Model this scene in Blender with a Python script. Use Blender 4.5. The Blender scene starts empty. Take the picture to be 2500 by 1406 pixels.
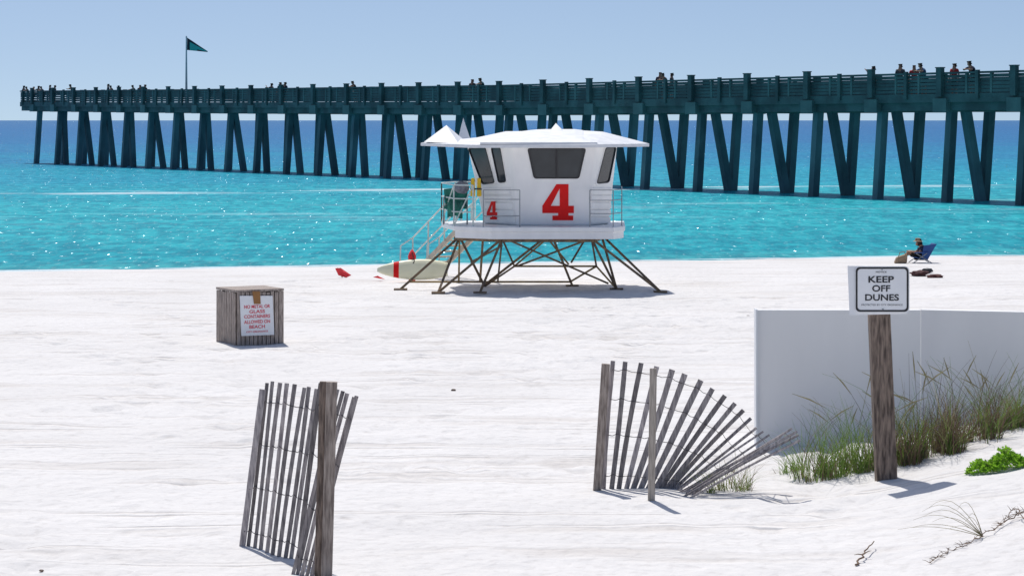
import bpy, bmesh, math, random
from mathutils import Vector, Matrix, noise
random.seed(7)
R = math.radians
F, H, CX, HY = 5800.0, 3.87, 1250.0, 294.0
ZSEA = -0.15
scene = bpy.context.scene
COL = scene.collection
ORG = {}

# ---------------------------------------------------------------- helpers
def UP(px, py, D):
    return Vector(((px-CX)/F*D, D, H-(py-HY)/F*D))
def sstep(a, b, x):
    t = min(1, max(0, (x-a)/(b-a))); return t*t*(3-2*t)
def shoreY(X): return 67+.27*X if abs(X) < 200 else 67+.27*math.copysign(200, X)
def gz(X, Y):
    z = 0.42*sstep(2.9, 6.2, X)*sstep(17.5, 24.5, Y)*(1-sstep(27.6, 31, Y))
    z += 0.10*sstep(2.0, 6.0, X)*(1-sstep(20, 26, Y))*sstep(14, 19, Y)
    d = Y-shoreY(X)
    if d > -8: z -= (d+8)*.15/8
    if d > 0: z -= d*.04
    return max(z, -4)
def GP(px, py):
    D = F*H/(py-HY)
    for _ in range(12):
        X = (px-CX)/F*D
        D = .5*D+.5*F*(H-gz(X, D))/(py-HY)
    X = (px-CX)/F*D
    return Vector((X, D, gz(X, D)))

class MB:
    def __init__(s): s.v = []; s.f = []; s.m = []
    def add(s, vs, fs, mi=0):
        o = len(s.v); s.v += [Vector(v) for v in vs]
        for f in fs: s.f.append([i+o for i in f]); s.m.append(mi)
        return s
    def hexa(s, b, t, mi=0):
        n = len(b)
        fs = [list(range(n))[::-1], [i+n for i in range(n)]]
        for i in range(n): fs.append([i, (i+1) % n, (i+1) % n+n, i+n])
        return s.add(list(b)+list(t), fs, mi)
    def box(s, c, sz, rz=0, mi=0):
        c = Vector(c); x, y, z = [a/2 for a in sz]; M = Matrix.Rotation(rz, 3, 'Z')
        b = [c+M@Vector(p) for p in ((-x,-y,-z),(x,-y,-z),(x,y,-z),(-x,y,-z))]
        t = [c+M@Vector(p) for p in ((-x,-y,z),(x,-y,z),(x,y,z),(-x,y,z))]
        return s.hexa(b, t, mi)
    def beam(s, p0, p1, w, h, up=(0,0,1), w1=None, mi=0):
        p0 = Vector(p0); p1 = Vector(p1); d = (p1-p0).normalized(); up = Vector(up)
        sx = d.cross(up)
        if sx.length < 1e-4: sx = d.cross(Vector((0,1,0)))
        sx.normalize(); sy = sx.cross(d).normalized(); w1 = w1 or w
        q = lambda p, ww: [p-sx*ww/2-sy*h/2, p+sx*ww/2-sy*h/2, p+sx*ww/2+sy*h/2, p-sx*ww/2+sy*h/2]
        return s.hexa(q(p0, w), q(p1, w1), mi)
    def tube(s, pts, r, n=8, mi=0):
        pts = [Vector(p) for p in pts]; rs = r if isinstance(r, (list, tuple)) else [r]*len(pts)
        rings = []
        for i, p in enumerate(pts):
            d = (pts[min(i+1, len(pts)-1)]-pts[max(i-1, 0)]).normalized()
            a = d.cross(Vector((0,0,1)))
            if a.length < .05: a = d.cross(Vector((0,1,0)))
            a.normalize(); b = d.cross(a)
            rings.append([p+(a*math.cos(2*math.pi*k/n)+b*math.sin(2*math.pi*k/n))*rs[i] for k in range(n)])
        vs = [v for rg in rings for v in rg]; fs = []
        for i in range(len(pts)-1):
            for k in range(n): fs.append([i*n+k, i*n+(k+1) % n, (i+1)*n+(k+1) % n, (i+1)*n+k])
        fs.append(list(range(n))[::-1]); fs.append([(len(pts)-1)*n+k for k in range(n)])
        return s.add(vs, fs, mi)
    def build(s, name, mats, parent=None, loc=None, smooth=False, bevel=0):
        if parent is not None: o0 = ORG[parent.name]
        else: o0 = Vector(loc) if loc is not None else Vector((0,0,0))
        me = bpy.data.meshes.new(name)
        me.from_pydata([v-o0 for v in s.v], [], s.f)
        if not isinstance(mats, (list, tuple)): mats = [mats]
        for m in mats: me.materials.append(m)
        for p, i in zip(me.polygons, s.m): p.material_index = i; p.use_smooth = smooth
        bm = bmesh.new(); bm.from_mesh(me); bmesh.ops.recalc_face_normals(bm, faces=bm.faces[:]); bm.to_mesh(me); bm.free()
        o = bpy.data.objects.new(name, me); COL.objects.link(o)
        if parent is not None: o.parent = parent
        else: o.location = o0
        ORG[o.name] = o0
        if bevel:
            b = o.modifiers.new('bevel', 'BEVEL'); b.width = bevel; b.segments = 2; b.limit_method = 'ANGLE'
        return o
def thing(name, label, cat, loc, group=None):
    o = bpy.data.objects.new(name, None); COL.objects.link(o); o.location = loc; o.empty_display_size = .2
    o['label'] = label; o['category'] = cat
    if group: o['group'] = group
    ORG[o.name] = Vector(loc); return o
def tag(o, label, cat, group=None, kind=None):
    if label: o['label'] = label
    if cat: o['category'] = cat
    if group: o['group'] = group
    if kind: o['kind'] = kind
    return o
def plane_of(a, b, c, toward=Vector((0,-1,0)), off=0):
    n = (b-a).cross(c-a).normalized()
    if n.dot(toward) < 0: n = -n
    return (a+n*off, n)
def onplane(px, py, pl):
    cam = Vector((0,0,H)); d = Vector(((px-CX)/F, 1, -(py-HY)/F))
    t = (pl[0]-cam).dot(pl[1])/d.dot(pl[1]); return cam+d*t
def text_tris(txt, thick=.02):
    cu = bpy.data.curves.new('txt', 'FONT'); cu.body = txt; cu.offset = thick; cu.resolution_u = 4
    ob = bpy.data.objects.new('txt', cu); COL.objects.link(ob)
    bpy.context.view_layer.update()
    me = bpy.data.meshes.new_from_object(ob.evaluated_get(bpy.context.evaluated_depsgraph_get()))
    vs = [v.co.copy() for v in me.vertices]; fs = [list(p.vertices) for p in me.polygons]
    bpy.data.objects.remove(ob); bpy.data.curves.remove(cu); bpy.data.meshes.remove(me)
    return vs, fs
def text_fit(mb, txt, C, U, V, w, h, thick=.02, mi=0):
    vs, fs = text_tris(txt, thick)
    x0 = min(v.x for v in vs); x1 = max(v.x for v in vs); y0 = min(v.y for v in vs); y1 = max(v.y for v in vs)
    mb.add([C+U*((v.x-x0)/(x1-x0)-.5)*w+V*((v.y-y0)/(y1-y0)-.5)*h for v in vs], fs, mi)

# ---------------------------------------------------------------- materials
def mat(name, col, rough=.6, col2=None, scale=5, stretch=(1,1,1), bump=0, metal=0, rand=0, spec=.5, detail=5, lo=.35, hi=.65, trans=0):
    m = bpy.data.materials.new(name); m.use_nodes = True; nt = m.node_tree; N = nt.nodes; L = nt.links
    b = N['Principled BSDF']; b.inputs['Roughness'].default_value = rough; b.inputs['Metallic'].default_value = metal
    b.inputs['Specular IOR Level'].default_value = spec
    b.inputs['Base Color'].default_value = (*col, 1)
    tc = N.new('ShaderNodeTexCoord'); mp = N.new('ShaderNodeMapping'); mp.inputs['Scale'].default_value = stretch
    L.new(tc.outputs['Object'], mp.inputs['Vector'])
    nz = N.new('ShaderNodeTexNoise'); nz.inputs['Scale'].default_value = scale; nz.inputs['Detail'].default_value = detail
    L.new(mp.outputs[0], nz.inputs['Vector'])
    cr = N.new('ShaderNodeValToRGB'); cr.color_ramp.elements[0].position = lo; cr.color_ramp.elements[1].position = hi
    c2 = col2 or tuple(c*.85 for c in col)
    cr.color_ramp.elements[0].color = (*c2, 1); cr.color_ramp.elements[1].color = (*col, 1)
    L.new(nz.outputs['Fac'], cr.inputs[0]); out = cr.outputs[0]
    if rand:
        oi = N.new('ShaderNodeObjectInfo'); mr = N.new('ShaderNodeMapRange'); mr.inputs['To Min'].default_value = 1-rand; mr.inputs['To Max'].default_value = 1+rand
        L.new(oi.outputs['Random'], mr.inputs[0])
        hs = N.new('ShaderNodeHueSaturation'); L.new(mr.outputs[0], hs.inputs['Value']); L.new(out, hs.inputs['Color']); out = hs.outputs[0]
    L.new(out, b.inputs['Base Color'])
    if bump:
        bp = N.new('ShaderNodeBump'); bp.inputs['Strength'].default_value = bump; bp.inputs['Distance'].default_value = .02
        L.new(nz.outputs['Fac'], bp.inputs['Height']); L.new(bp.outputs[0], b.inputs['Normal'])
    if trans:
        tr = N.new('ShaderNodeBsdfTranslucent'); L.new(out, tr.inputs[0]); mx = N.new('ShaderNodeMixShader'); mx.inputs[0].default_value = trans
        L.new(b.outputs[0], mx.inputs[1]); L.new(tr.outputs[0], mx.inputs[2]); L.new(mx.outputs[0], N['Material Output'].inputs['Surface'])
    return m
M = {}
M['wood'] = mat('weathered_wood', (.42,.38,.37), .85, (.19,.17,.175), 9, (6,6,.8), .6, rand=.42)
M['binwood'] = mat('bin_wood', (.54,.45,.39), .85, (.26,.215,.19), 9, (6,6,.8), .6, rand=.1)
M['woodpost'] = mat('wood_post', (.42,.35,.30), .85, (.17,.135,.115), 9, (5,5,.6), .7, rand=.1)
M['wooddark'] = mat('wood_post_dark', (.29,.22,.175), .85, (.075,.055,.045), 8, (5,5,.7), .7)
M['stake'] = mat('pale_stake', (.50,.44,.38), .85, (.30,.26,.22), 9, (6,6,.6), .5)
M['wire'] = mat('fence_wire', (.10,.09,.09), .5, metal=.5)
M['white'] = mat('white_paint', (.94,.935,.925), .45, (.86,.86,.855), 3, (1,1,.5), 0)
M['roofw'] = mat('white_roof', (.84,.85,.86), .5, (.72,.74,.77), 4)
M['wallw'] = mat('white_wall', (.92,.91,.895), .6, (.84,.835,.825), 1.2, (1,1,.3), .05)
M['wallw_shaded'] = mat('white_wall_shaded', (.86,.855,.845), .6, (.78,.775,.77), 1.2, (1,1,.3), .05)  # same white wall, darkened in colour to paint in the angled side's shade
M['glass'] = mat('dark_glass', (.018,.024,.03), .12, (.035,.045,.055), 1.5, spec=.5)
M['black'] = mat('black_trim', (.02,.02,.025), .5)
M['red'] = mat('red_paint', (.82,.012,.012), .6, (.74,.012,.012), 6, spec=.2)
M['redcloth'] = mat('red_cloth', (.75,.03,.04), .8)
M['rust'] = mat('rusty_brown_metal', (.26,.17,.09), .7, (.11,.08,.06), 7, bump=.2)
M['gold'] = mat('ochre_metal', (.44,.31,.12), .6, (.22,.14,.06), 4)
M['rail'] = mat('pale_rail_metal', (.62,.70,.68), .5, (.47,.55,.53), 6)
M['railg'] = mat('grey_rail_metal', (.30,.32,.34), .5)
M['tan'] = mat('tan_board', (.58,.52,.42), .7, (.44,.39,.31), 6)
M['teal'] = mat('pier_teal', (.045,.115,.12), .75, (.022,.062,.068), .8, (1,1,1), .2, lo=.4, hi=.6)
M['pile'] = mat('pile_teal', (.075,.165,.19), .75, (.033,.085,.105), .9, (1,1,.5), .2, lo=.35, hi=.65, rand=.28)
M['tealL'] = mat('pier_cap_teal', (.08,.175,.175), .75, (.045,.11,.115), .8)
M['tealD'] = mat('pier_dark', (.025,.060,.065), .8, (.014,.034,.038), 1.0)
M['board'] = mat('pale_yellow_board', (.90,.88,.66), .35, (.84,.81,.58), 2)
M['yellow'] = mat('yellow_vest', (.85,.55,.03), .7)
M['green'] = mat('green_fabric', (.03,.24,.17), .8, (.02,.12,.10), 6)
M['grey'] = mat('grey_fabric', (.30,.32,.36), .8, (.15,.16,.2), 8)
M['blue'] = mat('blue_canvas', (.03,.09,.28), .8)
M['skin'] = mat('skin', (.42,.23,.15), .6)
M['straw'] = mat('straw', (.40,.28,.18), .9, (.25,.17,.11), 40)
M['darkred'] = mat('dark_red_towel', (.10,.035,.035), .9, (.05,.02,.02), 12)
M['signw'] = mat('sign_white', (.88,.89,.90), .4, (.82,.83,.85), 3)
M['tagb'] = mat('brown_tag', (.35,.17,.06), .8)
M['pink'] = mat('red_print', (.75,.05,.09), .5)
M['flagA'] = mat('teal_flag', (.02,.28,.30), .8, trans=.3)
M['flagB'] = mat('dark_flag', (.01,.03,.05), .8)
M['gr1'] = mat('grass_green', (.24,.36,.07), .7, (.14,.23,.045), 8, trans=.38)
M['gr2'] = mat('grass_brown', (.25,.165,.11), .8, (.14,.095,.06), 8, trans=.25)
M['gr3'] = mat('grass_straw', (.46,.41,.22), .8, (.32,.27,.15), 8, trans=.3)
M['gr4'] = mat('grass_dark', (.10,.105,.06), .8, (.05,.05,.035), 8)
M['leaf'] = mat('bright_leaf', (.34,.60,.05), .5, (.20,.42,.03), 10, trans=.4)
M['twig'] = mat('dry_twig', (.26,.17,.11), .9, (.14,.09,.06), 20)
CL = {k: mat('cloth_'+k, c, .85) for k, c in dict(navy=(.02,.03,.07), black=(.02,.02,.02), grey=(.08,.09,.10), red=(.5,.03,.03), blue=(.04,.12,.25), white=(.4,.42,.45), teal=(.02,.12,.13)).items()}
M['hair'] = mat('dark_hair', (.03,.02,.015), .7)

def sand_mat():
    m = bpy.data.materials.new('white_sand'); m.use_nodes = True; nt = m.node_tree; N = nt.nodes; L = nt.links
    b = N['Principled BSDF']; b.inputs['Roughness'].default_value = .95; b.inputs['Specular IOR Level'].default_value = .1
    tc = N.new('ShaderNodeTexCoord')
    def nz(scale, st, det=5, dist=0):
        mp = N.new('ShaderNodeMapping'); mp.inputs['Scale'].default_value = st; L.new(tc.outputs['Object'], mp.inputs['Vector'])
        n = N.new('ShaderNodeTexNoise'); n.inputs['Scale'].default_value = scale; n.inputs['Detail'].default_value = det; n.inputs['Distortion'].default_value = dist
        L.new(mp.outputs[0], n.inputs['Vector']); return n.outputs['Fac']
    def ramp(x, a, ca, b_, cb):
        cr = N.new('ShaderNodeValToRGB'); e = cr.color_ramp.elements
        e[0].position = a; e[0].color = (*ca, 1); e[1].position = b_; e[1].color = (*cb, 1); L.new(x, cr.inputs[0]); return cr.outputs[0]
    def mul(x, y, f=1.0):
        k = N.new('ShaderNodeMixRGB'); k.blend_type = 'MULTIPLY'
        if isinstance(f, float): k.inputs[0].default_value = f
        else: L.new(f, k.inputs[0])
        L.new(x, k.inputs[1]); L.new(y, k.inputs[2]); return k.outputs[0]
    def mth(op, x, y):
        k = N.new('ShaderNodeMath'); k.operation = op
        for i, v in enumerate((x, y)):
            if isinstance(v, (int, float)): k.inputs[i].default_value = v
            else: L.new(v, k.inputs[i])
        return k.outputs[0]
    a = nz(.35, (1,.7,1)); fine = nz(9, (1,1,1), 6)
    tn = nz(1, (.035,.85,1), 2, .15)      # long thin wheel ruts running along the beach
    rut = mth('MAXIMUM', mth('SUBTRACT', 1, mth('MULTIPLY', mth('ABSOLUTE', mth('SUBTRACT', tn, .5), 0), 26)), 0)
    rut2 = mth('MAXIMUM', mth('SUBTRACT', 1, mth('MULTIPLY', mth('ABSOLUTE', mth('SUBTRACT', tn, .42), 0), 30)), 0)
    brk = ramp(nz(.8, (.5,1,1), 3), .42, (0,0,0), .58, (1,1,1))
    rut = mth('MULTIPLY', mth('ADD', rut, rut2), brk)
    mask = ramp(nz(.16, (.5,1,1), 2), .46, (0,0,0), .60, (1,1,1))         # where people have walked
    mp = N.new('ShaderNodeMapping'); mp.inputs['Scale'].default_value = (1.5,1.0,1); L.new(tc.outputs['Object'], mp.inputs['Vector'])
    vo = N.new('ShaderNodeTexVoronoi'); vo.inputs['Scale'].default_value = 1.5; vo.feature = 'F1'; L.new(mp.outputs[0], vo.inputs['Vector'])
    dim = mth('MULTIPLY', mth('MINIMUM', vo.outputs['Distance'], .34), 2.9)
    foot = mth('ADD', mth('MULTIPLY', nz(4.0, (1,.8,1), 3), .55), mth('MULTIPLY', mth('MULTIPLY', dim, .5), mask))
    foot = mth('SUBTRACT', foot, mth('MULTIPLY', rut, .28))
    base = ramp(a, .3, (.71,.69,.675), .7, (.765,.745,.73))
    c = mul(base, ramp(rut, .0, (1,1,1), 1, (.88,.86,.84)))
    c = mul(c, ramp(fine, .34, (.91,.905,.90), .47, (1,1,1)))
    c = mul(c, ramp(dim, .15, (.87,.86,.85), .6, (1,1,1)), mask)  # occlusion shade of the footprint hollows, painted into the sand colour
    L.new(c, b.inputs['Base Color'])
    def bump(h, s, d, prev=None):
        bp = N.new('ShaderNodeBump'); bp.inputs['Strength'].default_value = s; bp.inputs['Distance'].default_value = d
        L.new(h, bp.inputs['Height'])
        if prev: L.new(prev, bp.inputs['Normal'])
        return bp.outputs[0]
    L.new(bump(fine, .3, .03, bump(foot, .75, .11)), b.inputs['Normal'])
    return m
M['sand'] = sand_mat()

def water_mat():
    m = bpy.data.materials.new('sea_water'); m.use_nodes = True; nt = m.node_tree; N = nt.nodes; L = nt.links
    for n in list(N): N.remove(n)
    out = N.new('ShaderNodeOutputMaterial'); geo = N.new('ShaderNodeNewGeometry')
    sx = N.new('ShaderNodeSeparateXYZ'); L.new(geo.outputs['Position'], sx.inputs[0])
    def ma(op, a, b=None, c=None):
        n = N.new('ShaderNodeMath'); n.operation = op
        for i, v in enumerate((a, b, c)):
            if v is None: continue
            if isinstance(v, (int, float)): n.inputs[i].default_value = v
            else: L.new(v, n.inputs[i])
        return n.outputs[0]
    def nz(scale, st, det=3, dist=0, color=False):
        mp = N.new('ShaderNodeMapping'); mp.inputs['Scale'].default_value = st; L.new(geo.outputs['Position'], mp.inputs['Vector'])
        n = N.new('ShaderNodeTexNoise'); n.inputs['Scale'].default_value = scale; n.inputs['Detail'].default_value = det; n.inputs['Distortion'].default_value = dist
        L.new(mp.outputs[0], n.inputs['Vector']); return n.outputs['Color' if color else 'Fac']
    d = ma('SUBTRACT', sx.outputs['Y'], ma('MULTIPLY_ADD', sx.outputs['X'], .27, 67))   # distance from the shoreline
    dn = ma('ADD', d, ma('MULTIPLY', ma('SUBTRACT', nz(.02, (.5,1.5,1)), .5), ma('MULTIPLY', d, 1.1)))
    v = ma('DIVIDE', 60, ma('ADD', ma('MAXIMUM', dn, 0), 60))
    cr = N.new('ShaderNodeValToRGB'); E = cr.color_ramp.elements
    E[0].position = 0; E[0].color = (.075,.19,.38,1); E[1].position = 1; E[1].color = (.035,.34,.40,1)
    for p, c in ((.05,(.052,.175,.385)), (.13,(.044,.19,.395)), (.22,(.034,.24,.42)), (.34,(.026,.31,.445)), (.52,(.032,.385,.46)), (.75,(.032,.385,.455)), (.93,(.020,.325,.40)), (.985,(.06,.38,.42))):
        e = E.new(p); e.color = (*c, 1)
    L.new(v, cr.inputs[0])
    def rmp(x, a, ca, b_, cb):
        sr = N.new('ShaderNodeValToRGB'); sr.color_ramp.elements[0].position = a; sr.color_ramp.elements[1].position = b_
        sr.color_ramp.elements[0].color = (*ca,1); sr.color_ramp.elements[1].color = (*cb,1); L.new(x, sr.inputs[0]); return sr.outputs[0]
    def mulc(x, y):
        mu = N.new('ShaderNodeMixRGB'); mu.blend_type = 'MULTIPLY'; mu.inputs[0].default_value = 1; L.new(x, mu.inputs[1]); L.new(y, mu.inputs[2]); return mu.outputs[0]
    c1 = mulc(cr.outputs[0], rmp(nz(.35, (.22,1.3,1), 4, .3), .36, (.80,.86,.89), .64, (1.12,1.08,1.05)))
    c1 = mulc(c1, rmp(nz(2.2, (.9,.30,1), 4, .4), .40, (.64,.74,.79), .60, (1.12,1.10,1.06)))
    def band(c, w, thr, sc):
        f = ma('SUBTRACT', 1, ma('MINIMUM', ma('DIVIDE', ma('ABSOLUTE', ma('SUBTRACT', d, c)), w), 1))
        n_ = nz(sc, (.35,1,1), 5)
        return ma('MULTIPLY', ma('MINIMUM', ma('MULTIPLY', f, 2), 1), ma('MINIMUM', ma('MAXIMUM', ma('MULTIPLY', ma('SUBTRACT', n_, thr), 9), 0), 1))
    foam = ma('MAXIMUM', ma('MAXIMUM', ma('MULTIPLY', band(71, 4, .46, .25), .6), ma('MULTIPLY', band(40, 12.0, .54, .22), .16)), ma('MULTIPLY', band(.1, .5, .40, .9), .8))
    mf = N.new('ShaderNodeMixRGB'); L.new(foam, mf.inputs[0]); L.new(c1, mf.inputs[1]); mf.inputs[2].default_value = (.75,.82,.85,1)
    def nrm(col, k):
        a = N.new('ShaderNodeVectorMath'); a.operation = 'SUBTRACT'; L.new(col, a.inputs[0]); a.inputs[1].default_value = (.5,.5,.5)
        b = N.new('ShaderNodeVectorMath'); b.operation = 'MULTIPLY'; L.new(a.outputs[0], b.inputs[0]); b.inputs[1].default_value = (k, k, 0)
        c = N.new('ShaderNodeVectorMath'); c.operation = 'ADD'; L.new(b.outputs[0], c.inputs[0]); c.inputs[1].default_value = (0,0,1)
        e = N.new('ShaderNodeVectorMath'); e.operation = 'NORMALIZE'; L.new(c.outputs[0], e.inputs[0]); return e.outputs[0]
    nc = nz(2.6, (2.6,.42,1), 4, 0, True)
    df = N.new('ShaderNodeBsdfDiffuse'); L.new(mf.outputs[0], df.inputs[0]); L.new(nrm(nc, 1.1), df.inputs['Normal'])
    gl = N.new('ShaderNodeBsdfGlossy'); gl.inputs['Roughness'].default_value = .20; gl.inputs[0].default_value = (.75,.9,1,1); L.new(nrm(nc, 2.5), gl.inputs['Normal'])
    mx = N.new('ShaderNodeMixShader'); mx.inputs[0].default_value = .10
    L.new(df.outputs[0], mx.inputs[1]); L.new(gl.outputs[0], mx.inputs[2]); L.new(mx.outputs[0], out.inputs['Surface'])
    return m
M['water'] = water_mat()

# ---------------------------------------------------------------- ground and sea
def axis(lo, hi, st, outer_lo, outer_hi):
    n = int((hi-lo)/st); return outer_lo+[lo+i*st for i in range(n+1)]+outer_hi
xs = axis(-15, 15, .14, [-3000,-800,-250,-100,-50,-30,-20,-17], [17,20,30,50,100,250,800,3000])
ys = axis(17, 58, .14, [-400,-100,-30,0,6,10,12,14,15.5], [59,60,61,62,63,64,65,66,67,68,69,70,72,74,78,85,95,110,140,200,400])
rp = random.Random(31); prints = []
for _ in range(46):     # trails of footprints pressed into the sand
    x = rp.uniform(-8, 7); y = rp.uniform(19, 50); a = rp.uniform(-.5, .5)+(0 if rp.random() < .6 else math.pi/2)
    for k in range(rp.randint(6, 22)):
        x += .62*math.cos(a); y += .62*math.sin(a); a += rp.uniform(-.12,.12)
        s_ = .13*(1 if k % 2 else -1); prints.append((x-s_*math.sin(a), y+s_*math.cos(a)))
pg = {}
for (x, y) in prints:
    for i in (-1,0,1):
        for j in (-1,0,1): pg.setdefault((int(x//.5)+i, int(y//.5)+j), []).append((x, y))
vs = []; fs = []
for Y in ys:
    for X in xs:
        z = gz(X, Y)
        if 16.9 < Y < 58.2 and abs(X) < 15.2:
            z += .035*noise.noise(Vector((X*.5, Y*.5, 3)))+.024*noise.noise(Vector((X*1.7, Y*1.5, 9)))+.008*noise.noise(Vector((X*3.6, Y*3.1, 2)))
            z += .008*noise.noise(Vector((X*.15, Y*1.1, 5)))
            for (x, y) in pg.get((int(X//.5), int(Y//.5)), ()):
                r2 = ((X-x)**2+(Y-y)**2)/.03
                if r2 < 5: z += -.045*math.exp(-r2)+.016*math.exp(-((r2**.5-1.5)**2)*3)
        vs.append((X, Y, z))
nx = len(xs)
for j in range(len(ys)-1):
    for i in range(nx-1): fs.append([j*nx+i, j*nx+i+1, (j+1)*nx+i+1, (j+1)*nx+i])
me = bpy.data.meshes.new('sand_beach'); me.from_pydata(vs, [], fs); me.materials.append(M['sand'])
for p in me.polygons: p.use_smooth = True
o = bpy.data.objects.new('sand_beach', me); COL.objects.link(o); tag(o, 'white sand beach with faint tyre tracks rising to a low dune', 'sand', kind='structure')
me = bpy.data.meshes.new('sea'); me.from_pydata([(-30000,55,ZSEA),(30000,55,ZSEA),(30000,40000,ZSEA),(-30000,40000,ZSEA)], [], [(0,1,2,3)]); me.materials.append(M['water'])
o = bpy.data.objects.new('sea', me); COL.objects.link(o); tag(o, 'turquoise sea turning deep blue towards the horizon', 'sea', kind='structure')

# ---------------------------------------------------------------- pier
D0 = F*(H-ZSEA)/(501-HY); CC = .0384; AA = 4906.0; XI = 2490-AA
def bent(k):
    D = D0*(1+CC*k); px = XI+AA/(1+CC*k); return Vector(((px-CX)/F*D, D, 0))
U = (bent(1)-bent(0)).normalized(); NV = Vector((U.y, -U.x, 0))
if NV.y < 0: NV = -NV
def kof(px, n=0):
    lo, hi = -8.0, 30.0
    for _ in range(40):
        k = (lo+hi)/2; p = bent(k)+NV*n
        if CX+F*p.x/p.y > px: lo = k
        else: hi = k
    return k
def zt(k):
    pts = [(-6,6.25),(0,6.24),(9,6.12),(18,6.36),(25,6.62),(28,6.72)]
    for (a, za), (b, zb) in zip(pts, pts[1:]):
        if k <= b: return za+(zb-za)*(k-a)/(b-a)
    return 6.7
K0, K1 = -3, 26
DK = 1.27
pier = thing('fishing_pier', 'long dark teal fishing pier on paired pilings running far out over the sea', 'pier', bent(-3)+Vector((0,0,ZSEA)))
AL = math.atan2(U.y, U.x)
def strip(mb, n0, n1, z0, z1, ka=K0-.3, kb=K1-.35):
    kk = [ka]+[k for k in (0,9,18,25) if ka < k < kb]+[kb]
    for a, b in zip(kk, kk[1:]):
        q = lambda k: [bent(k)+NV*n0+Vector((0,0,zt(k)+z0)), bent(k)+NV*n1+Vector((0,0,zt(k)+z0)), bent(k)+NV*n1+Vector((0,0,zt(k)+z1)), bent(k)+NV*n0+Vector((0,0,zt(k)+z1))]
        mb.hexa(q(a), q(b))
W = 4.2
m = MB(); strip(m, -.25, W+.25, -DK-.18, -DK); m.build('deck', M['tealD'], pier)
m = MB(); strip(m, -.12, .28, -1.88, -DK-.183); m.build('girder', M['teal'], pier)
m = MB(); strip(m, W-.28, W+.12, -1.88, -DK-.183); m.build('girder', M['teal'], pier)
for n0, nm in ((-.22, 'near'), (W+.12, 'far')):
    m = MB(); strip(m, n0-.08, n0+.18, -.10, 0)
    for z in (-.29, -.47, -.65, -.83, -1.01): strip(m, n0, n0+.05, z, z+(.14 if nm == 'near' else .12))
    strip(m, n0-.06, n0+.0, -1.48, -1.06)
    m.build('railing', M['teal'], pier)
for i in range(-9, 77):
    k = i/3+.0
    if k > K1-.4: break
    if i % 3:
        m = MB(); m.beam(bent(k)+NV*(-.17)+Vector((0,0,zt(k)-1.4)), bent(k)+NV*(-.17)+Vector((0,0,zt(k)-.02)), .14, .14, U); m.build('rail_stanchion', M['tealL'], pier)
        if i % 2: m = MB(); m.beam(bent(k)+NV*(W+.17)+Vector((0,0,zt(k)-1.2)), bent(k)+NV*(W+.17)+Vector((0,0,zt(k)-.02)), .16, .16, U); m.build('rail_stanchion', M['teal'], pier)
for k in range(K0, K1):
    b = bent(k); z = zt(k)
    m = MB(); m.beam(b+NV*-.42+Vector((0,0,z-1.62)), b+NV*(W+.4)+Vector((0,0,z-1.62)), .95, .66); m.build('bent_cap', M['tealL'], pier)
    m = MB(); m.box(b+NV*-.36+Vector((0,0,z-.50)), (.36,.24,1.40), AL); m.box(b+NV*-.36+Vector((0,0,z+.225)), (.42,.30,.05), AL)
    m.build('pier_post', M['teal'], pier)
    m = MB(); m.box(b+NV*(W+.36)+Vector((0,0,z-.55)), (.38,.26,1.30), AL); m.build('pier_post', M['teal'], pier)
    if k < K1-.9:
        h = bent(k+.5); zz = zt(k+.5)
        m = MB(); m.box(h+NV*-.30+Vector((0,0,zz-.62)), (.22,.14,1.38), AL); m.build('rail_post', M['teal'], pier)
    tt = sstep(7, 15, k); bB = 2.55*(1-tt)+(1.35+.35*math.sin(k*2.3))*tt; cB = 2.67*(1-tt)+2.75*tt
    for (t0, b0, du) in ((.42, 0, 0), (1.35*(1-tt)+.75*tt, bB, 0), (2.95*(1-tt)+2.85*tt, cB, .25)):
        if k == K1-1 and b0 == bB: continue
        m = MB(); pt = b+NV*t0+Vector((0,0,z-1.9)); pb = b+NV*b0+Vector((0,0,-1.2))+U*du
        m.beam(pb, pt, .42, .40, U); m.build('pile', M['pile'], pier)
m = MB(); e = bent(K1-.36)
for z in (-.06, -.3, -.54, -.78, -1.02): m.beam(e+NV*-.2+Vector((0,0,zt(K1)+z)), e+NV*(W+.2)+Vector((0,0,zt(K1)+z)), .08, .13)
m.build('end_railing', M['teal'], pier)

# flag
fk = kof(455, W*.5); fb = bent(fk)+NV*W*.5; fb.z = zt(fk)-DK
fl = thing('flagpole', 'tall thin flagpole flying a torn triangular teal flag above the pier', 'flagpole', fb)
D = fb.y; top = UP(453, 92, D); top.x = fb.x
m = MB(); m.tube([fb, Vector((fb.x, fb.y, top.z))], [.11,.05], 8); m.tube([Vector((fb.x,fb.y,top.z)), Vector((fb.x,fb.y,top.z+.12))], [.09,.03]); m.build('pole', mat('pole_grey', (.45,.55,.58), .4), fl)
m = MB(); n = 8; s = D/F
def fpt(u, v):
    x = fb.x+.06+u*50*s; zt_ = top.z-.02-u*33*s; zb_ = top.z-31*s-u*5*s
    return Vector((x, fb.y+.12*math.sin(u*7), zt_+(zb_-zt_)*v))
P = [fpt(i/n, j/4) for i in range(n+1) for j in range(5)]
m.add(P, [[i*5+j, i*5+j+1, (i+1)*5+j+1, (i+1)*5+j] for i in range(n) for j in range(4)], 0)
m.m = [1 if (i < 1 or j == 0 or (j == 3 and i > 3)) else 0 for i in range(n) for j in range(4)]
m.build('flag', [M['flagA'], M['flagB']], fl, smooth=True)

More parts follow.
